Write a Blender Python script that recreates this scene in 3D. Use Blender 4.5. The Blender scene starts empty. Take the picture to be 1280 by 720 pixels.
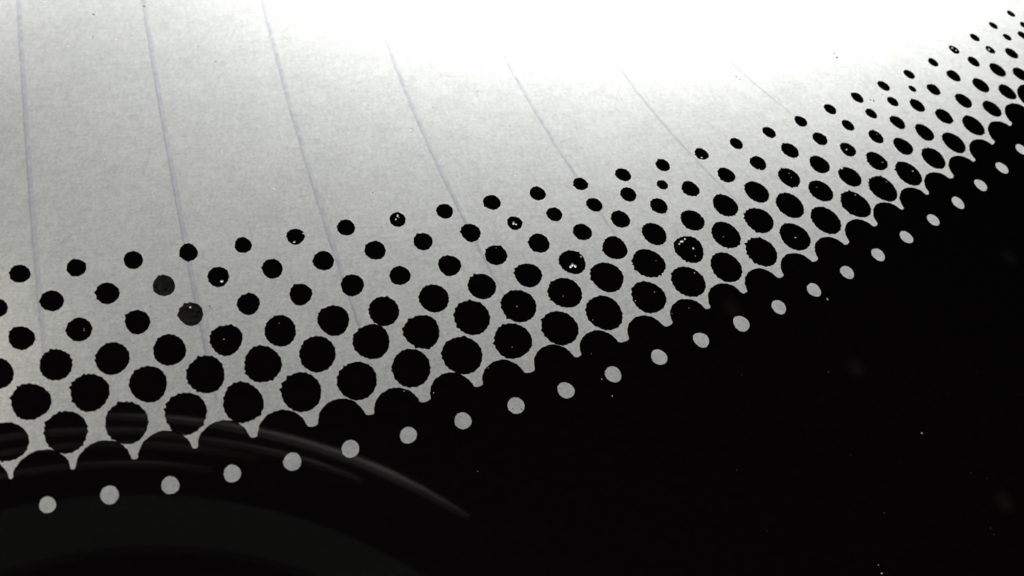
import bpy, bmesh, math, random
from mathutils import Vector, Matrix, noise
from mathutils.geometry import delaunay_2d_cdt

MM = 0.001
scene = bpy.context.scene
col = scene.collection
R = random.Random(11)

# ------------------------------------------------------------------ camera
CAM_RIGHT = Vector((0.9687514, -0.1197040, 0.2172364))
CAM_UP = Vector((0.0, 0.8758344, 0.4826117))
CAM_FWD = Vector((0.2480337, 0.4675307, -0.8484659))
CAM_POS = Vector((0, 0, 38.0)) * MM
cam_d = bpy.data.cameras.new('camera')
cam = bpy.data.objects.new('camera', cam_d)
col.objects.link(cam)
rot = Matrix((CAM_RIGHT, CAM_UP, -CAM_FWD)).transposed()
cam.matrix_world = Matrix.Translation(CAM_POS) @ rot.to_4x4()
cam_d.sensor_width = 36.0
cam_d.lens = 36.0 * 1200 / 1280
cam_d.clip_start = 0.002
cam_d.clip_end = 5.0
cam_d.dof.use_dof = True
cam_d.dof.focus_distance = 46.5 * MM
cam_d.dof.aperture_fstop = 115.0
scene.camera = cam

# ------------------------------------------------------------------ world, light, exposure
world = bpy.data.worlds.new('World')
scene.world = world
world.use_nodes = True
bg = world.node_tree.nodes['Background']
bg.inputs['Color'].default_value = (1.0, 0.93, 0.9, 1)
bg.inputs['Strength'].default_value = 0.004

def point(name, loc, watts, radius, colour):
    l = bpy.data.lights.new(name, 'POINT')
    l.energy = watts
    l.shadow_soft_size = radius * MM
    l.color = colour
    o = bpy.data.objects.new(name, l)
    o.location = Vector(loc) * MM
    col.objects.link(o)
    return o
# three lamps rake over the sheet from beyond its top edge, a weak warm one stands off its left side,
# one far off below, added to brighten the crumbs, grazes the front of the glass
point('sheet_lamp', (20.0, 89.7, -6.8), 0.165, 4, (1.0, 0.99, 0.98))
point('sheet_lamp', (49.0, 84.8, -14.9), 0.208, 4, (1.0, 0.99, 0.98))
point('sheet_lamp', (-34.6, 71.6, -23.7), 0.016, 3, (1.0, 0.99, 0.98))
point('side_lamp', (-24.8, 23.8, -12.5), 0.0038, 2, (1.0, 0.93, 0.82))
point('crumb_fill_lamp', (-45, -125, 22), 1.5, 8, (1.0, 0.95, 0.91))

vs = scene.view_settings
vs.view_transform = 'Standard'
vs.look = 'None'
vs.exposure = 0.0
vs.gamma = 1.0
vs.use_curve_mapping = False
scene.cycles.max_bounces = 10
scene.cycles.transparent_max_bounces = 24
scene.cycles.sample_clamp_indirect = 2.0

# ------------------------------------------------------------------ materials
def mat(name):
    m = bpy.data.materials.new(name)
    m.use_nodes = True
    nt = m.node_tree
    nt.nodes.clear()
    out = nt.nodes.new('ShaderNodeOutputMaterial')
    return m, nt, out

def N(nt, kind, **kw):
    n = nt.nodes.new(kind)
    for k, v in kw.items():
        setattr(n, k, v)
    return n

def principled(name, colour, rough, spec=0.5, ior=1.5, metal=0.0):
    m, nt, out = mat(name)
    b = N(nt, 'ShaderNodeBsdfPrincipled')
    b.inputs['Base Color'].default_value = (*colour, 1)
    b.inputs['Roughness'].default_value = rough
    b.inputs['IOR'].default_value = ior
    b.inputs['Specular IOR Level'].default_value = spec
    b.inputs['Metallic'].default_value = metal
    nt.links.new(b.outputs[0], out.inputs[0])
    return m, nt, b

# clear glass: straight-through transmission plus the front-face mirror reflection
glass, nt, out = mat('clear_glass')
tr = N(nt, 'ShaderNodeBsdfTransparent'); tr.inputs['Color'].default_value = (0.972, 0.98, 0.974, 1)
gl = N(nt, 'ShaderNodeBsdfGlossy'); gl.inputs['Roughness'].default_value = 0.015
fr = N(nt, 'ShaderNodeFresnel'); fr.inputs['IOR'].default_value = 1.5
ge = N(nt, 'ShaderNodeNewGeometry')
inv = N(nt, 'ShaderNodeMath', operation='SUBTRACT'); inv.inputs[0].default_value = 1.0
nt.links.new(ge.outputs['Backfacing'], inv.inputs[1])
mul = N(nt, 'ShaderNodeMath', operation='MULTIPLY')
nt.links.new(fr.outputs[0], mul.inputs[0]); nt.links.new(inv.outputs[0], mul.inputs[1])
mx = N(nt, 'ShaderNodeMixShader')
nt.links.new(mul.outputs[0], mx.inputs[0]); nt.links.new(tr.outputs[0], mx.inputs[1]); nt.links.new(gl.outputs[0], mx.inputs[2])
nt.links.new(mx.outputs[0], out.inputs[0])

def frit_material(name, base, thin):
    m, nt, out = mat(name)
    b = N(nt, 'ShaderNodeBsdfPrincipled')
    tc = N(nt, 'ShaderNodeNewGeometry')
    no = N(nt, 'ShaderNodeTexNoise'); no.inputs['Scale'].default_value = 2600; no.inputs['Detail'].default_value = 3
    nt.links.new(tc.outputs['Position'], no.inputs['Vector'])
    cr = N(nt, 'ShaderNodeValToRGB')
    cr.color_ramp.elements[0].color = (*[c * 0.6 for c in base], 1)
    cr.color_ramp.elements[1].color = (*[c * 1.5 for c in base], 1)
    nt.links.new(no.outputs['Fac'], cr.inputs['Fac'])
    nt.links.new(cr.outputs[0], b.inputs['Base Color'])
    b.inputs['Roughness'].default_value = 0.03
    b.inputs['IOR'].default_value = 1.5
    t = N(nt, 'ShaderNodeBsdfTransparent')
    ms = N(nt, 'ShaderNodeMixShader'); ms.inputs[0].default_value = thin
    if thin:
        n2 = N(nt, 'ShaderNodeTexNoise'); n2.inputs['Scale'].default_value = 3800; n2.inputs['Detail'].default_value = 3
        nt.links.new(tc.outputs['Position'], n2.inputs['Vector'])
        mr = N(nt, 'ShaderNodeMapRange')
        mr.inputs['From Min'].default_value = 0.3; mr.inputs['From Max'].default_value = 0.7
        mr.inputs['To Min'].default_value = thin * 0.1; mr.inputs['To Max'].default_value = thin * 1.9
        nt.links.new(n2.outputs['Fac'], mr.inputs['Value']); nt.links.new(mr.outputs[0], ms.inputs[0])
    nt.links.new(b.outputs[0], ms.inputs[1]); nt.links.new(t.outputs[0], ms.inputs[2])
    nt.links.new(ms.outputs[0], out.inputs[0])
    return m
frit = frit_material('black_enamel', (0.006, 0.0042, 0.0042), 0.0)
frit_thin = frit_material('thin_black_enamel', (0.009, 0.007, 0.0065), 0.021)

# paper: fibres, cloudy formation, fine tooth
paper_m, nt, out = mat('ruled_paper')
b = N(nt, 'ShaderNodeBsdfPrincipled'); b.inputs['Roughness'].default_value = 0.9; b.inputs['Specular IOR Level'].default_value = 0.1
ge = N(nt, 'ShaderNodeTexCoord')
def noise_tex(scale, detail, stretch=(1, 1, 1), rotz=0.0, rough=0.6):
    mp = N(nt, 'ShaderNodeMapping'); mp.inputs['Scale'].default_value = stretch; mp.inputs['Rotation'].default_value = (0, 0, rotz)
    nt.links.new(ge.outputs['Object'], mp.inputs['Vector'])
    t = N(nt, 'ShaderNodeTexNoise'); t.inputs['Scale'].default_value = scale; t.inputs['Detail'].default_value = detail
    t.inputs['Roughness'].default_value = rough
    nt.links.new(mp.outputs[0], t.inputs['Vector'])
    return t
fine = noise_tex(5600, 2)
fib_a = noise_tex(2600, 2, (0.35, 1.5, 1), 0.7)
fib_b = noise_tex(2600, 2, (1.5, 0.35, 1), 0.35)
cloud = noise_tex(330, 4)
def add(a, bb, k):
    n = N(nt, 'ShaderNodeMath', operation='MULTIPLY_ADD')
    nt.links.new(bb, n.inputs[0]); n.inputs[1].default_value = k
    if isinstance(a, float): n.inputs[2].default_value = a
    else: nt.links.new(a, n.inputs[2])
    return n.outputs[0]
s = add(0.0, fine.outputs['Fac'], 0.42)
s = add(s, fib_a.outputs['Fac'], 0.21)
s = add(s, fib_b.outputs['Fac'], 0.21)
s = add(s, cloud.outputs['Fac'], 0.16)
cr = N(nt, 'ShaderNodeValToRGB')
cr.color_ramp.elements[0].position = 0.40; cr.color_ramp.elements[0].color = (0.65, 0.656, 0.646, 1)
cr.color_ramp.elements[1].position = 0.60; cr.color_ramp.elements[1].color = (0.87, 0.876, 0.866, 1)
nt.links.new(s, cr.inputs['Fac'])
nt.links.new(cr.outputs[0], b.inputs['Base Color'])
bp = N(nt, 'ShaderNodeBump'); bp.inputs['Strength'].default_value = 0.25; bp.inputs['Distance'].default_value = 0.00002
nt.links.new(s, bp.inputs['Height']); nt.links.new(bp.outputs[0], b.inputs['Normal'])
nt.links.new(b.outputs[0], out.inputs[0])

# the printed rule: pale lavender ink that the paper's tooth shows through
rule_m, nt, out = mat('lavender_ink')
b = N(nt, 'ShaderNodeBsdfPrincipled'); b.inputs['Roughness'].default_value = 0.9; b.inputs['Specular IOR Level'].default_value = 0.1
ge = N(nt, 'ShaderNodeTexCoord')
no = N(nt, 'ShaderNodeTexNoise'); no.inputs['Scale'].default_value = 1900; no.inputs['Detail'].default_value = 4
nt.links.new(ge.outputs['Object'], no.inputs['Vector'])
cr = N(nt, 'ShaderNodeValToRGB')
cr.color_ramp.elements[0].position = 0.3; cr.color_ramp.elements[0].color = (0.565, 0.565, 0.65, 1)
cr.color_ramp.elements[1].position = 0.72; cr.color_ramp.elements[1].color = (0.76, 0.76, 0.795, 1)
nt.links.new(no.outputs['Fac'], cr.inputs['Fac']); nt.links.new(cr.outputs[0], b.inputs['Base Color'])
nt.links.new(b.outputs[0], out.inputs[0])

speck_m, _, _ = principled('pale_dust', (0.86, 0.86, 0.84), 0.45)
dark_speck_m, _, _ = principled('grey_dust', (0.16, 0.15, 0.14), 0.7)
dull_m, _, _ = principled('dull_brown_dust', (0.24, 0.19, 0.16), 0.8)
lens_dark, _, _ = principled('lens_black', (0.004, 0.004, 0.004), 0.95, 0.05)
lens_mid, _, _ = principled('lens_dark_grey', (0.050, 0.063, 0.060), 0.8, 0.1)
lens_edge, _, _ = principled('lens_edge_highlight', (0.85, 0.84, 0.83), 0.6)  # pale colour stands in for the light caught along the rim
lens_glass, _, _ = principled('lens_coating', (0.004, 0.004, 0.005), 0.05)

# ------------------------------------------------------------------ helpers
def link(name, verts, faces, material, parent=None, loc=(0, 0, 0), smooth=False):
    """one mesh object from millimetre coordinates relative to loc (mm)"""
    me = bpy.data.meshes.new(name)
    L = Vector(loc)
    me.from_pydata([tuple((Vector(v) - L) * MM) for v in verts], [], faces)
    me.materials.append(material)
    if smooth:
        me.polygons.foreach_set('use_smooth', [True] * len(me.polygons))
    o = bpy.data.objects.new(name, me)
    o.location = L * MM
    if parent is not None:
        o.parent = parent
        o.location = o.location - parent.location
    col.objects.link(o)
    return o

def tag(o, label=None, cat=None, group=None, kind=None):
    if label: o['label'] = label
    if cat: o['category'] = cat
    if group: o['group'] = group
    if kind: o['kind'] = kind
    return o

# ------------------------------------------------------------------ data, millimetres on the face of the glass
DOTS = {
    'last': [(-9.579, 14.265, 0.802), (-7.514, 14.57, 0.84), (-5.328, 14.868, 0.86), (-3.122, 15.196, 0.868), (-0.913, 15.591, 0.865), (1.431, 15.983, 0.873), (3.751, 16.43, 0.882), (6.1, 16.972, 0.9), (8.42, 17.54, 0.922), (10.809, 18.211, 0.897), (13.135, 18.831, 0.893), (15.438, 19.605, 0.926), (17.845, 20.433, 0.887), (20.103, 21.298, 0.886), (22.352, 22.13, 0.871), (24.547, 23.042, 0.879), (26.725, 23.989, 0.88), (28.874, 25.049, 0.897), (31.016, 26.124, 0.901), (33.093, 27.213, 0.893), (35.127, 28.312, 0.854), (37.203, 29.454, 0.791), (39.047, 30.655, 0.776), (40.936, 32.019, 0.768), (42.834, 33.404, 0.644), (44.545, 34.826, 0.628), (46.227, 36.362, 0.587)],
    'b': [(-8.893, 15.878, 0.756), (-6.781, 16.204, 0.778), (-4.614, 16.507, 0.775), (-2.402, 16.876, 0.814), (-0.139, 17.297, 0.82), (2.129, 17.717, 0.826), (4.455, 18.269, 0.842), (6.707, 18.727, 0.837), (9.046, 19.406, 0.864), (11.316, 19.989, 0.855), (13.668, 20.681, 0.83), (15.917, 21.533, 0.842), (18.224, 22.331, 0.843), (20.562, 23.162, 0.806), (22.798, 24.039, 0.811), (24.922, 24.967, 0.822), (26.996, 25.959, 0.832), (29.14, 26.949, 0.731), (31.262, 27.958, 0.702), (33.345, 29.101, 0.674), (35.464, 30.231, 0.64), (37.297, 31.328, 0.632), (39.117, 32.611, 0.597), (41.006, 33.912, 0.583), (42.782, 35.238, 0.597), (44.59, 36.603, 0.583), (46.292, 38.114, 0.474), (47.86, 39.797, 0.362)],
    'c': [(-10.248, 17.101, 0.654), (-8.14, 17.434, 0.656), (-6.048, 17.673, 0.701), (-3.871, 18.012, 0.691), (-1.625, 18.437, 0.702), (0.59, 18.842, 0.718), (2.855, 19.321, 0.733), (5.08, 19.76, 0.722), (7.384, 20.4, 0.723), (9.684, 21.024, 0.68), (11.993, 21.629, 0.666), (14.287, 22.36, 0.677), (16.603, 23.185, 0.662), (18.864, 24.032, 0.662), (21.133, 24.888, 0.653), (23.208, 25.862, 0.714), (25.258, 26.764, 0.711), (27.464, 27.772, 0.656), (29.605, 28.722, 0.627), (31.741, 29.839, 0.512), (33.885, 30.842, 0.49), (35.713, 31.979, 0.505), (37.546, 33.335, 0.507), (39.172, 34.664, 0.469), (41.068, 35.884, 0.493), (43.044, 37.176, 0.433), (44.75, 38.272, 0.347), (46.556, 39.511, 0.318)],
    'd': [(-9.527, 18.644, 0.524), (-7.413, 18.996, 0.531), (-5.19, 19.322, 0.54), (-3.088, 19.674, 0.541), (-0.739, 20.15, 0.514), (1.475, 20.618, 0.527), (3.742, 21.082, 0.55), (5.914, 21.585, 0.502), (8.261, 22.128, 0.552), (10.545, 22.713, 0.552), (12.757, 23.409, 0.544), (15.074, 24.086, 0.494), (17.207, 24.878, 0.517), (19.459, 25.727, 0.486), (21.453, 26.852, 0.506), (23.743, 27.798, 0.509), (25.841, 28.665, 0.496), (28.037, 29.62, 0.54), (30.175, 30.521, 0.473), (32.301, 31.582, 0.412), (34.141, 32.539, 0.387), (35.938, 33.539, 0.38), (37.674, 34.627, 0.266)],
    'e': [(-10.595, 20.012, 0.435), (-8.565, 20.336, 0.483), (-6.452, 20.682, 0.5), (-4.232, 21.056, 0.496), (-2.016, 21.496, 0.486), (0.266, 21.911, 0.486), (2.508, 22.34, 0.499), (4.857, 22.914, 0.508), (7.122, 23.42, 0.476), (9.452, 23.945, 0.5), (11.693, 24.531, 0.395), (13.782, 25.087, 0.416), (15.971, 25.711, 0.426), (17.919, 26.397, 0.447), (19.923, 27.056, 0.316)],
    'top': [(-9.911, 21.615, 0.425), (-7.769, 21.916, 0.418), (-5.536, 22.307, 0.429), (-3.295, 22.719, 0.424), (-0.994, 23.118, 0.401), (1.293, 23.607, 0.425), (3.583, 24.13, 0.433), (5.998, 24.619, 0.409), (8.3, 25.146, 0.422), (10.69, 25.716, 0.443), (13.087, 26.304, 0.421), (15.441, 26.96, 0.402), (17.862, 27.615, 0.429), (20.207, 28.313, 0.415), (22.617, 29.143, 0.409), (24.866, 29.94, 0.399), (27.088, 30.815, 0.411), (29.313, 31.708, 0.412), (31.497, 32.709, 0.404), (33.603, 33.695, 0.413), (35.729, 34.713, 0.405), (37.863, 35.763, 0.386), (39.98, 36.877, 0.365), (41.964, 38.067, 0.367), (43.978, 39.255, 0.351), (45.89, 40.456, 0.33), (47.782, 41.676, 0.311)],
}
THIN = {('e', 3), ('d', 3), ('x', 0)}
HOLES = [(-7.889, 11.718, 0.302), (-5.755, 11.976, 0.343), (-3.585, 12.243, 0.342), (-1.29, 12.593, 0.342), (1.019, 12.977, 0.364), (3.343, 13.415, 0.367), (5.764, 13.906, 0.361), (8.145, 14.46, 0.373), (10.565, 15.077, 0.384), (12.95, 15.726, 0.39), (15.312, 16.446, 0.397), (17.73, 17.26, 0.4), (20.054, 18.114, 0.4), (22.371, 18.964, 0.424), (24.644, 19.851, 0.397), (26.892, 20.823, 0.391), (29.132, 21.861, 0.392), (31.333, 22.943, 0.395), (33.46, 24.068, 0.399), (35.574, 25.214, 0.385), (37.644, 26.403, 0.406), (39.673, 27.666, 0.412), (41.661, 28.947, 0.417), (43.652, 30.365, 0.4)]
LUMPS = [(-8.2, 12.957), (-6.061, 13.234), (-3.836, 13.557), (-1.633, 13.911), (0.657, 14.277), (3.053, 14.696), (5.396, 15.133), (7.813, 15.785), (10.183, 16.345), (12.628, 17.053), (14.905, 17.755), (17.366, 18.505), (19.724, 19.4), (21.893, 20.266), (24.101, 21.133), (26.35, 22.064), (28.603, 23.079), (30.75, 24.224), (32.847, 25.379), (34.875, 26.424), (36.866, 27.535), (38.953, 28.781), (40.866, 30.063), (42.764, 31.511), (44.597, 32.992), (46.182, 34.585)]
NOTCH = 0.11
LINES = [(0.000176, 0.040486, -10.22614, -78.08, -40.14, -39.23), (0.00031, 0.031276, -2.249677, -75.49, -37.13, -33.61), (0.000704, 0.058182, 6.84377, -72.98, -36.89, -34.29), (0.001903, 0.188579, 18.863424, -67.9, -38.44, -36.07), (0.002202, 0.232275, 28.908432, -64.15, -39.29, -38.36), (0.00596, 0.655855, 49.104962, -57.33, -41.04, -38.77), (0.007022, 0.876986, 66.882666, -54.83, -46.85, -44.76)]
FLECKS = [
    ([(11.633, 24.53, 0.075), (11.744, 24.463, 0.045)], 'white crumb on a small dot, the brightest of the crumbs'),
    ([(14.244, 22.213, 0.1), (14.17, 22.123, 0.08), (14.395, 22.147, 0.075), (14.762, 22.665, 0.035)], 'largest pale crumb, ragged, low on a mid-sized dot near the middle'),
    ([(20.246, 23.605, 0.08), (20.452, 23.749, 0.05), (20.79, 23.212, 0.055), (20.084, 23.461, 0.045)], 'two pale crumbs on the spiky large dot right of the middle'),
    ([(-1.861, 21.277, 0.06)], 'white crumb on the lower right of a small dot at left'),
    ([(1.236, 23.316, 0.05), (1.634, 23.77, 0.03)], 'white crumb at the lower rim of a top row dot'),
    ([(6.011, 24.822, 0.06), (5.924, 24.64, 0.045)], 'greyish crumb across the top of a top row dot'),
    ([(22.562, 28.903, 0.05)], 'white crumb at the lower rim of a small top row dot'),
    ([(31.638, 29.834, 0.05)], 'white crumb in the middle of an oval dot at right'),
    ([(30.913, 28.512, 0.06), (31.109, 28.656, 0.04)], 'white crumb at the upper left rim of an oval dot'),
    ([(-3.123, 20.007, 0.04)], 'pale crumb at the top of a greyish dot'),
    ([(41.859, 38.204, 0.07), (42.083, 38.024, 0.04)], 'pale crumb on a tiny top row dot at far right'),
    ([(44.64, 38.297, 0.07)], 'pale crumb on a tiny second row dot at far right'),
    ([(27.489, 20.315, 0.07)], 'small grey crumb on the solid black edge below an opening'),
    ([(25.989, 6.764, 0.06), (25.948, 7.112, 0.03)], 'small crumb low on the solid black edge'),
    ([(30.332, 13.041, 0.06)], 'small brownish crumb alone on the solid black edge'),
]
PALE = [(1.464, 24.329, 0.039), (6.235, 25.347, 0.047), (6.081, 24.733, 0.023), (12.599, 28.59, 0.054), (12.076, 27.433, 0.081), (13.356, 26.747, 0.054), (7.023, 29.982, 0.081), (8.233, 31.424, 0.047), (8.314, 28.02, 0.061), (8.466, 27.93, 0.041), (2.864, 30.359, 0.047), (12.599, 28.59, 0.041), (12.118, 27.434, 0.061), (17.81, 30.006, 0.054), (28.314, 33.188, 0.047), (25.743, 30.445, 0.035), (25.79, 28.239, 0.039), (-9.19, 34.185, 0.068), (-10.61, 36.796, 0.054), (-8.143, 34.886, 0.041), (-7.052, 34.825, 0.068), (-6.408, 35.035, 0.047), (-11.121, 32.988, 0.047), (-7.067, 27.585, 0.041), (-1.986, 28.208, 0.041), (0.929, 28.1, 0.041), (0.796, 25.453, 0.023), (0.369, 26.244, 0.068), (0.621, 26.117, 0.041), (-0.271, 23.824, 0.023), (33.998, 31.019, 0.023), (33.683, 29.031, 0.027), (27.515, 28.038, 0.023), (27.586, 27.776, 0.023), (31.189, 26.731, 0.027), (35.469, 28.491, 0.035), (36.01, 29.687, 0.023), (33.484, 27.71, 0.023), (28.969, 27.19, 0.027), (26.724, 23.94, 0.031), (25.165, 27.484, 0.035), (22.614, 23.925, 0.023), (20.799, 22.768, 0.027), (11.218, 19.968, 0.027), (13.543, 20.509, 0.023), (14.799, 19.23, 0.023), (10.732, 17.893, 0.016), (9.512, 16.895, 0.016), (6.986, 15.785, 0.023), (5.714, 15.896, 0.019), (20.536, 21.798, 0.027), (18.192, 20.718, 0.023), (19.798, 19.835, 0.016), (18.859, 19.537, 0.019), (17.109, 20.24, 0.027), (18.633, 22.472, 0.016), (14.432, 17.506, 0.016), (15.066, 15.393, 0.027), (8.548, 12.208, 0.016), (14.715, 16.223, 0.023), (-1.723, 18.476, 0.023), (-7.228, 18.957, 0.019), (-7.234, 19.03, 0.016), (0.542, 19.208, 0.016), (-1.881, 23.044, 0.016), (2.192, 20.296, 0.023), (4.371, 19.725, 0.016), (9.281, 18.474, 0.016), (15.288, 23.627, 0.016), (10.591, 23.112, 0.016), (21.716, 16.275, 0.007), (20.305, 16.722, 0.007), (32.243, 8.336, 0.009), (20.295, 11.684, 0.006), (20.527, 16.27, 0.006), (32.308, 8.042, 0.009), (32.507, 14.946, 0.006), (27.011, 9.348, 0.009), (34.682, 16.157, 0.008), (28.659, 11.603, 0.006), (26.324, 16.322, 0.01), (32.278, 10.982, 0.006), (33.035, 10.678, 0.009), (32.099, 11.415, 0.007), (27.537, 12.458, 0.006), (21.041, 8.919, 0.005), (17.07, 10.955, 0.006), (26.175, 12.088, 0.007), (36.655, 14.797, 0.007), (19.722, 10.751, 0.006), (1.307, 26.654, 0.021), (8.709, 24.779, 0.01), (-9.264, 33.21, 0.029), (12.063, 34.705, 0.022), (-5.056, 30.253, 0.017), (14.198, 25.011, 0.018), (15.594, 24.171, 0.009), (-1.028, 23.805, 0.017), (3.202, 24.164, 0.015), (21.148, 34.447, 0.011), (4.964, 35.765, 0.022), (28.085, 34.284, 0.009), (-9.916, 34.016, 0.029), (1.66, 33.113, 0.018), (28.653, 32.747, 0.011), (-9.573, 35.74, 0.019), (14.991, 36.393, 0.017), (6.768, 34.12, 0.032), (-6.882, 29.201, 0.029), (3.143, 23.604, 0.014), (-2.816, 31.06, 0.017), (3.964, 33.918, 0.031), (21.063, 31.104, 0.01), (-2.424, 33.532, 0.02), (-2.994, 24.955, 0.011), (-8.762, 24.121, 0.015), (29.203, 33.134, 0.018), (12.643, 26.418, 0.028), (7.086, 36.658, 0.02), (21.66, 25.122, 0.018)]
DARK = [(-8.216, 36.288, 0.05), (-5.931, 37.046, 0.045), (-2.402, 33.703, 0.04), (-3.258, 34.623, 0.025), (7.09, 38.27, 0.02), (4.309, 32.319, 0.03), (10.704, 32.684, 0.03), (16.96, 32.925, 0.025), (17.557, 32.412, 0.02), (3.767, 28.601, 0.02), (8.594, 28.471, 0.02), (-2.344, 20.041, 0.05), (-4.727, 20.054, 0.04), (4.912, 26.11, 0.035), (5.224, 24.226, 0.02), (7.675, 25.086, 0.02), (12.156, 30.452, 0.02), (17.289, 26.871, 0.02), (28.356, 31.357, 0.03), (34.632, 33.519, 0.06), (34.433, 33.567, 0.05), (36.891, 32.398, 0.03), (41.852, 36.694, 0.03), (35.408, 34.051, 0.03), (30.793, 27.194, 0.03), (12.726, 20.554, 0.03), (14.265, 18.611, 0.035), (-5.076, 31.362, 0.02), (-8.137, 34.809, 0.035), (-3.75, 31.643, 0.02), (26.048, 34.741, 0.05), (26.258, 34.578, 0.04), (33.195, 36.737, 0.07), (33.129, 37.047, 0.05), (10.793, 14.883, 0.06), (10.402, 14.933, 0.04), (29.188, 21.6, 0.03)]
ARCS = [(48.9, 0.42, 54, 106), (45.95, 0.12, 69, 98), (46.4, 0.06, 94, 124), (44.3, 0.035, 84, 120), (41.4, 0.05, 90, 120)]


# ------------------------------------------------------------------ the ruled sheet behind the glass
O = Vector((6.01619511, -10.36348729, -3.67575559))
AX = Vector((0.97547182, 0.20044685, 0.09097137))
AY = Vector((0.17090068, -0.9501087, 0.26093375))
AZ = Vector((-0.13873603, 0.23898645, 0.96106076))
X0, X1, Y0, Y1 = -34.0, 88.0, -98.0, -19.0
def sheet(x, y, up=0.0):
    wob = 0.10 * noise.noise(Vector((x * 0.03, y * 0.03, 3.1)))
    return O + AX * x + AY * y + AZ * (up + wob)
nx, ny = 62, 40
verts, faces = [], []
for side in (0.0, -0.11):
    for j in range(ny + 1):
        for i in range(nx + 1):
            verts.append(sheet(X0 + (X1 - X0) * i / nx, Y0 + (Y1 - Y0) * j / ny, side))
w = nx + 1
half = w * (ny + 1)
for j in range(ny):
    for i in range(nx):
        a = j * w + i
        faces.append((a, a + w, a + w + 1, a + 1))
        faces.append((half + a, half + a + 1, half + a + w + 1, half + a + w))
edge = [i for i in range(w)] + [j * w + nx for j in range(1, ny + 1)] + [ny * w + i for i in range(nx - 1, -1, -1)] + [j * w for j in range(ny - 1, 0, -1)]
for k in range(len(edge)):
    a, c = edge[k], edge[(k + 1) % len(edge)]
    faces.append((a, c, half + c, half + a))
paper = link('ruled_paper', verts, faces, paper_m, loc=sheet((X0 + X1) / 2, (Y0 + Y1) / 2), smooth=True)
tag(paper, 'white ruled writing paper with faint lavender lines lying behind the dotted glass', 'paper')

def rule(c2, c1, c0, ya, yb, yend, width=0.28):
    def xat(y):
        yc = min(max(y, ya), yb)
        sl = 2 * c2 * yc + c1
        return c2 * yc * yc + c1 * yc + c0 + sl * (y - yc)
    vs_, fs = [], []
    n = 90
    for k in range(n + 1):
        y = Y0 + 0.5 + (yend - Y0 - 0.5) * k / n          # the print runs dry before the foot of the sheet
        x = xat(y)
        hw = width * 0.5 * min(1.0, 0.25 + (yend - y) / 12.0) * (1 + 0.18 * noise.noise(Vector((x, y * 0.9, 7))))
        for s_ in (-1, 1):
            for up in (0.004, 0.010):
                vs_.append(sheet(x + s_ * hw, y, up))
    for k in range(n):
        a = k * 4
        fs += [(a + 1, a + 5, a + 7, a + 3), (a, a + 4, a + 5, a + 1), (a + 3, a + 7, a + 6, a + 2)]
    fs += [(0, 1, 3, 2), (n * 4, n * 4 + 2, n * 4 + 3, n * 4 + 1)]
    o = link('ruled_line', vs_, fs, rule_m, paper, loc=paper.location / MM)
    return o
for L, w_ in zip(LINES, (0.28, 0.28, 0.27, 0.23, 0.21, 0.18, 0.15)):
    rule(*L, width=w_)

# ------------------------------------------------------------------ the pane
PX0, PX1, PY0, PY1, PT = -30.0, 92.0, -22.0, 76.0, 3.0
bm = bmesh.new()
bmesh.ops.create_cube(bm, size=1.0)
for v in bm.verts:
    v.co = Vector((v.co.x * (PX1 - PX0), v.co.y * (PY1 - PY0), (v.co.z - 0.5) * PT)) * MM
bmesh.ops.bevel(bm, geom=list(bm.edges), offset=0.4 * MM, segments=2, profile=0.5, affect='EDGES')
me = bpy.data.meshes.new('glass_pane'); bm.to_mesh(me); bm.free()
me.materials.append(glass)
pane = bpy.data.objects.new('glass_pane', me)
pane.location = Vector(((PX0 + PX1) / 2, (PY0 + PY1) / 2, 0)) * MM
col.objects.link(pane)
tag(pane, 'clear glass pane with a fading black dot border and solid black edge', 'glass')

INK = 0.007
def run_on(row, before, after):
    """the printed rows run on past both ends of what the photograph takes in"""
    row = list(row)
    for _ in range(before):
        row.insert(0, (2 * row[0][0] - row[1][0], 2 * row[0][1] - row[1][1], row[0][2]))
    k = 3
    dx, dy = (row[-1][0] - row[-1 - k][0]) / k, (row[-1][1] - row[-1 - k][1]) / k
    for _ in range(after):
        row.append((row[-1][0] + dx, row[-1][1] + dy, row[-1][2]))
    return row
def outline(cx, cy, r, rough, teeth):
    """a stencilled dot: an uneven rim with small teeth, the sharpest on the left where the screen dragged"""
    n = max(9, int(teeth))
    ph = R.random() * 6.28
    e1, e2 = R.uniform(-.03, .03), R.uniform(-.04, .04)
    lean = 2.85 + R.uniform(-.5, .5)
    pts = []
    for k in range(n):
        a0 = 2 * math.pi * (k + R.uniform(-.28, .28)) / n
        base = lambda a: 1 + e1 * math.cos(2 * a + ph) + e2 * math.cos(3 * a + ph * 2)
        lefty = max(0.0, math.cos(a0 - lean))
        tooth = rough * R.uniform(.1, 1.0) * (0.75 + 0.8 * lefty)
        if R.random() < 0.04 + 0.13 * lefty:
            tooth += rough * R.uniform(0.8, 1.9)
        a1 = a0 + 2 * math.pi / n * R.uniform(.35, .62)
        j0, j1 = base(a0) + tooth, base(a1) - rough * R.uniform(0, .55)
        pts.append((cx + r * j0 * math.cos(a0), cy + r * j0 * math.sin(a0)))
        pts.append((cx + r * j1 * math.cos(a1), cy + r * j1 * math.sin(a1)))
    return pts

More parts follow.
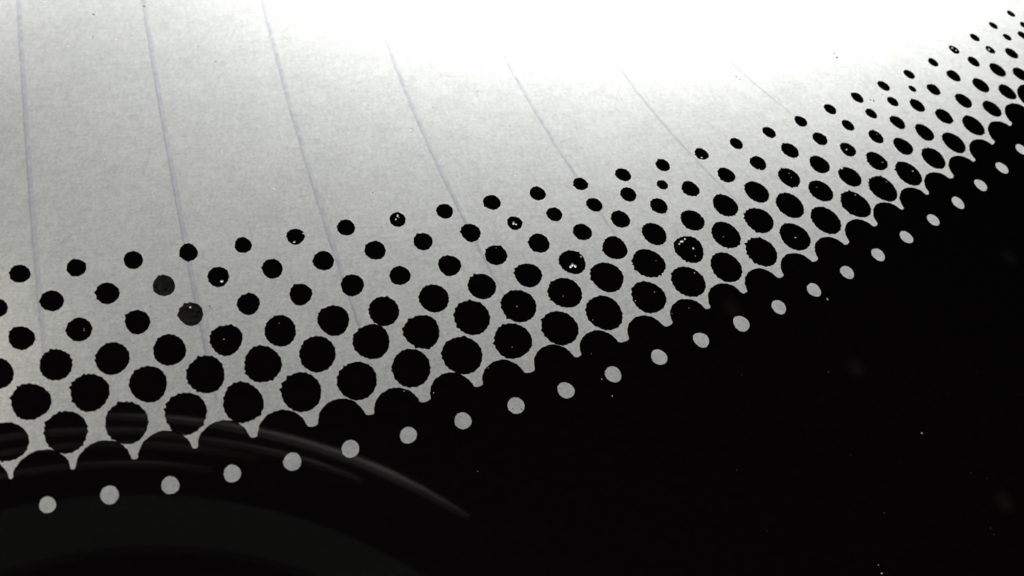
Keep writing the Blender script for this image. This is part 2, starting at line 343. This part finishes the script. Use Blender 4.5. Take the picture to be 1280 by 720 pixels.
def oval(pts, cx, cy):
    """towards the far end the printed dots are pressed into ovals, short along the way that leads to the far corner"""
    dist = math.hypot(cx, cy)
    k = 0.02 + 0.12 * min(1, max(0, (dist - 30) / 16)) + 0.04 * min(1, max(0, (dist - 46) / 18))
    k -= 0.10 * min(1, max(0, (16 - cx) / 20))
    ux, uy = cx / dist, cy / dist
    out = []
    for x, y in pts:
        a = (x - cx) * ux + (y - cy) * uy
        b = -(x - cx) * uy + (y - cy) * ux
        a *= 1 - k; b *= 1 + k * (0.18 if k > 0 else 0.75)
        out.append((cx + a * ux - b * uy, cy + a * uy + b * ux))
    return out

def slab(name, pts, material, parent, z0=0.002, z1=INK):
    n = len(pts)
    cx = sum(p[0] for p in pts) / n; cy = sum(p[1] for p in pts) / n
    verts = [(x, y, z0) for x, y in pts] + [(x, y, z1) for x, y in pts]
    faces = [tuple(range(n, 2 * n))]
    for i in range(n):
        j = (i + 1) % n
        faces.append((i, j, n + j, n + i))
    return link(name, verts, faces, material, parent, loc=(cx, cy, 0))

for rowname, dots in DOTS.items():
    for i, (x, y, r) in enumerate(run_on(dots, 3, 0 if rowname in 'de' else 6), -3):
        big = r > 0.62
        thin = (rowname, i) in THIN
        pts = outline(x, y, r * (0.975 if x < 8 else 0.99), 0.050 if big else 0.056, 19 if big else (12 if r > .42 else 9))
        o = slab('frit_dot', oval(pts, x, y), frit_thin if thin else frit, pane)
        if thin:
            o['label'] = 'thin greyish dot'

# the solid edge: its top runs in scallops, with one row of round openings below
pts = []
lum = [tuple(l) for l in LUMPS]
lum = [(2 * lum[0][0] - lum[1][0], 2 * lum[0][1] - lum[1][1])] + lum
lum = [(2 * lum[0][0] - lum[1][0], 2 * lum[0][1] - lum[1][1])] + lum
for _ in range(9):
    lum.append((2 * lum[-1][0] - lum[-2][0], 2 * lum[-1][1] - lum[-2][1]))
_l = []
for i, (cx, cy) in enumerate(lum):            # the scallops sit a little lower than the lattice points
    a = lum[max(0, i - 1)]; c = lum[min(len(lum) - 1, i + 1)]
    t = math.atan2(c[1] - a[1], c[0] - a[0])
    _l.append((cx + 0.065 * math.sin(t), cy - 0.065 * math.cos(t)))
lum = _l
def lump_r(i):
    return 1.0
for i, (cx, cy) in enumerate(lum):
    a = lum[max(0, i - 1)]; c = lum[min(len(lum) - 1, i + 1)]
    t = math.atan2(c[1] - a[1], c[0] - a[0])
    r = lump_r(i)
    n = 30
    lo, hi = math.radians(7), math.radians(173)
    for k in range(n + 1):
        ang = t + hi + (lo - hi) * k / n
        rr = r * (1 + R.uniform(-.02, .022))
        pts.append((cx + rr * math.cos(ang), cy + rr * math.sin(ang)))
    if i < len(lum) - 1:                      # the rounded bottom of the notch up to the next scallop
        nx_, ny_ = lum[i + 1]
        p0 = pts[-1]
        t2 = math.atan2(ny_ - cy, nx_ - cx)
        p1 = (nx_ + r * math.cos(t2 + math.radians(173)), ny_ + r * math.sin(t2 + math.radians(173)))
        mx_, my_ = (p0[0] + p1[0]) / 2, (p0[1] + p1[1]) / 2
        hw = math.dist(p0, p1) / 2
        for k in range(1, 6):
            ang = math.pi + math.pi * k / 6
            ca, sa = hw * math.cos(ang), NOTCH * math.sin(ang) * (1 + R.uniform(-.1, .1))
            pts.append((mx_ + ca * math.cos(t2) - sa * math.sin(t2), my_ + ca * math.sin(t2) + sa * math.cos(t2)))
pts = [p for p in pts if PX0 + 1.2 < p[0] < PX1 - 1.2 and p[1] < PY1 - 1.2]
B0 = PY0 + 1.0
loop = pts + [(PX1 - 1.0, pts[-1][1]), (PX1 - 1.0, B0), (PX0 + 1.0, B0), (PX0 + 1.0, pts[0][1])]
HOLES = run_on(HOLES, 3, 7)
holes = [oval(outline(x, y, r, 0.03, 12), x, y) for x, y, r in HOLES]
allp = [Vector(p) for p in loop]
edges = [(i, (i + 1) % len(loop)) for i in range(len(loop))]
for h in holes:
    s0 = len(allp)
    allp += [Vector(p) for p in h]
    edges += [(s0 + i, s0 + (i + 1) % len(h)) for i in range(len(h))]
res = delaunay_2d_cdt(allp, edges, [], 1, 1e-6)
def inside(p, poly):
    c = False
    j = len(poly) - 1
    for i in range(len(poly)):
        xi, yi = poly[i]; xj, yj = poly[j]
        if (yi > p[1]) != (yj > p[1]) and p[0] < (xj - xi) * (p[1] - yi) / (yj - yi) + xi:
            c = not c
        j = i
    return c
tri = []
for f in res[2]:
    c = sum((res[0][i] for i in f), Vector((0, 0))) / len(f)
    if inside(c, loop) and not any(math.dist(c, (hx, hy)) < hr * 1.1 and inside(c, hp) for hp, (hx, hy, hr) in zip(holes, HOLES)):
        tri.append(tuple(f))
ec = {}
for f in tri:
    for i in range(len(f)):
        e = (f[i], f[(i + 1) % len(f)])
        ec[tuple(sorted(e))] = ec.get(tuple(sorted(e)), []) + [e]
nv = len(res[0])
verts = [(v.x, v.y, INK) for v in res[0]] + [(v.x, v.y, 0.002) for v in res[0]]
faces = list(tri)
for es in ec.values():
    if len(es) == 1:
        a, c = es[0]
        faces.append((c, a, nv + a, nv + c))
link('frit_band', verts, faces, frit, pane, loc=(20, 10, 0))

# faint out-of-focus reflections on the black edge, painted as pale see-through discs
blob_m, nt, out = mat('faint_reflection_blob')
tr = N(nt, 'ShaderNodeBsdfTransparent'); df = N(nt, 'ShaderNodeBsdfDiffuse'); df.inputs['Color'].default_value = (0.55, 0.45, 0.42, 1)
tc = N(nt, 'ShaderNodeTexCoord')
ln_ = N(nt, 'ShaderNodeVectorMath', operation='LENGTH'); nt.links.new(tc.outputs['Object'], ln_.inputs[0])
no = N(nt, 'ShaderNodeTexNoise'); no.inputs['Scale'].default_value = 2500; nt.links.new(tc.outputs['Object'], no.inputs['Vector'])
mr = N(nt, 'ShaderNodeMapRange', interpolation_type='SMOOTHSTEP')
mr.inputs['From Min'].default_value = 0.00075; mr.inputs['From Max'].default_value = 0.0001
mr.inputs['To Min'].default_value = 0.0; mr.inputs['To Max'].default_value = 0.05
nt.links.new(ln_.outputs['Value'], mr.inputs['Value'])
mm = N(nt, 'ShaderNodeMath', operation='MULTIPLY'); nt.links.new(mr.outputs[0], mm.inputs[0]); nt.links.new(no.outputs['Fac'], mm.inputs[1])
ms = N(nt, 'ShaderNodeMixShader'); nt.links.new(mm.outputs[0], ms.inputs[0]); nt.links.new(tr.outputs[0], ms.inputs[1]); nt.links.new(df.outputs[0], ms.inputs[2])
nt.links.new(ms.outputs[0], out.inputs[0])
for x, y, r in ((22.09, 19.82, 0.8), (27.89, 16.48, 0.75), (39.56, 22.85, 0.8), (33.5, 9.5, 0.7)):
    n = 28
    pts = [(x + r * math.cos(6.2832 * k / n), y + r * math.sin(6.2832 * k / n)) for k in range(n)]
    link('reflection_blob', [(px, py, INK + 0.004) for px, py in pts], [tuple(range(n))], blob_m, pane, loc=(x, y, 0))

# ------------------------------------------------------------------ flecks and dust on the face of the glass
def lumpy(cx, cy, r, seed, flat=0.75, z=0.0, sub=1):
    bm = bmesh.new()
    bmesh.ops.create_icosphere(bm, subdivisions=sub, radius=1.0)
    st = 0.7 + 0.6 * ((seed * 37) % 10) / 10
    an = seed * 1.7
    vv = []
    for v in bm.verts:
        k = 1 + 0.45 * noise.noise(v.co * 1.6 + Vector((seed * 3.3, 0, 0)))
        p = v.co * k
        x, y = p.x * st, p.y / st
        vv.append((cx + r * (x * math.cos(an) - y * math.sin(an)), cy + r * (x * math.sin(an) + y * math.cos(an)), z + max(-0.15, p.z) * r * flat + 0.1 * r))
    ff = [tuple(v.index for v in f.verts) for f in bm.faces]
    bm.free()
    return vv, ff
def fleck(blobs, label, material):
    verts, faces = [], []
    for k, (x, y, r) in enumerate(blobs):
        a, f = lumpy(x, y, r, k + 3 + x, z=INK, sub=2)
        s0 = len(verts)
        verts += a
        faces += [tuple(i + s0 for i in q) for q in f]
    o = link('dust_crumb', verts, faces, material, None, loc=(blobs[0][0], blobs[0][1], INK), smooth=True)
    tag(o, label, 'dust', 'white crumbs stuck on the black dots')
for blobs, label in FLECKS:
    fleck(blobs, label, dull_m if 'solid black edge' in label else speck_m)

def dust(name, spots, material, label, z):
    verts, faces = [], []
    for k, (x, y, r) in enumerate(spots):
        a, f = lumpy(x, y, r, k * 0.77 + 1, z=z(x, y))
        s0 = len(verts)
        verts += a
        faces += [tuple(i + s0 for i in q) for q in f]
    o = link(name, verts, faces, material, None, loc=(20, 25, 0))
    tag(o, label, 'dust', None, 'stuff')
dust('dust', PALE, speck_m, 'fine white dust specks scattered over the glass and its dots', lambda x, y: INK)
dust('grit', DARK, dark_speck_m, 'tiny dark grit specks on the clear part of the glass', lambda x, y: 0.0)

# ------------------------------------------------------------------ the camera's lens, seen mirrored in the black edge
lens_m = Matrix.Translation(CAM_POS) @ rot.to_4x4()
lens = bpy.data.objects.new('camera_lens', None)
lens.matrix_world = lens_m @ Matrix.Translation(Vector((-4, 0, 6)) * MM)
col.objects.link(lens)
tag(lens, 'round black camera lens mirrored as grey arcs in the solid black edge', 'lens')
def lathe(name, prof, material, a0=0.0, a1=360.0, seg=128, taper=0.0):
    """prof: (radius, height) in mm; heights grow away from the glass"""
    full = a1 - a0 >= 359.9
    n = max(6, int(seg * (a1 - a0) / 360))
    verts, faces = [], []
    m = len(prof)
    cnt = n if full else n + 1
    for k in range(cnt):
        a = math.radians(a0 + (a1 - a0) * k / n)
        t = 1.0 if not taper else min(1.0, 0.06 + (k / n) / taper, 0.06 + (1 - k / n) / 0.7)
        for r, z in prof:
            r = r if not taper else prof[0][0] + (r - prof[0][0]) * t
            verts.append((r * math.cos(a), r * math.sin(a), z))
    for k in range(n):
        b_ = ((k + 1) % cnt) * m
        for i in range(m):
            j = (i + 1) % m
            faces.append((k * m + i, k * m + j, b_ + j, b_ + i))
    if not full:
        faces += [tuple(range(m)), tuple(reversed([n * m + i for i in range(m)]))]
    me = bpy.data.meshes.new(name)
    me.from_pydata([tuple(Vector(v) * MM) for v in verts], [], faces)
    me.materials.append(material)
    bm = bmesh.new(); bm.from_mesh(me); bmesh.ops.recalc_face_normals(bm, faces=bm.faces); bm.to_mesh(me); bm.free()
    o = bpy.data.objects.new(name, me)
    o.parent = lens
    col.objects.link(o)
    return o
lathe('barrel', [(37.6, 0.8), (50.5, 0.8), (50.6, 2.0), (50.6, 48), (37.6, 48)], lens_dark)
lathe('front_ring', [(30, 0.6), (30.4, 0.0), (36.8, 0.0), (37.4, 0.5), (37.4, 6), (30, 6)], lens_mid)
lathe('inner_tube', [(30.1, 6.1), (31.0, 6.1), (31.0, 48), (30.1, 48)], lens_dark)
lathe('front_element', [(0.02, 38.0), (12, 38.6), (22, 40.2), (29.9, 42.6), (29.9, 47), (0.02, 47)], lens_glass)
for r_, w_, a0, a1 in ARCS:
    lathe('highlight_ridge', [(r_ - w_, 0.75), (r_ - w_ * .6, 0.0), (r_ + w_ * .6, 0.0), (r_ + w_, 0.75)], lens_edge, a0, a1, 220, 0.25)  # ridges cut to tapered arcs, shaped as the lit stretches of the rim
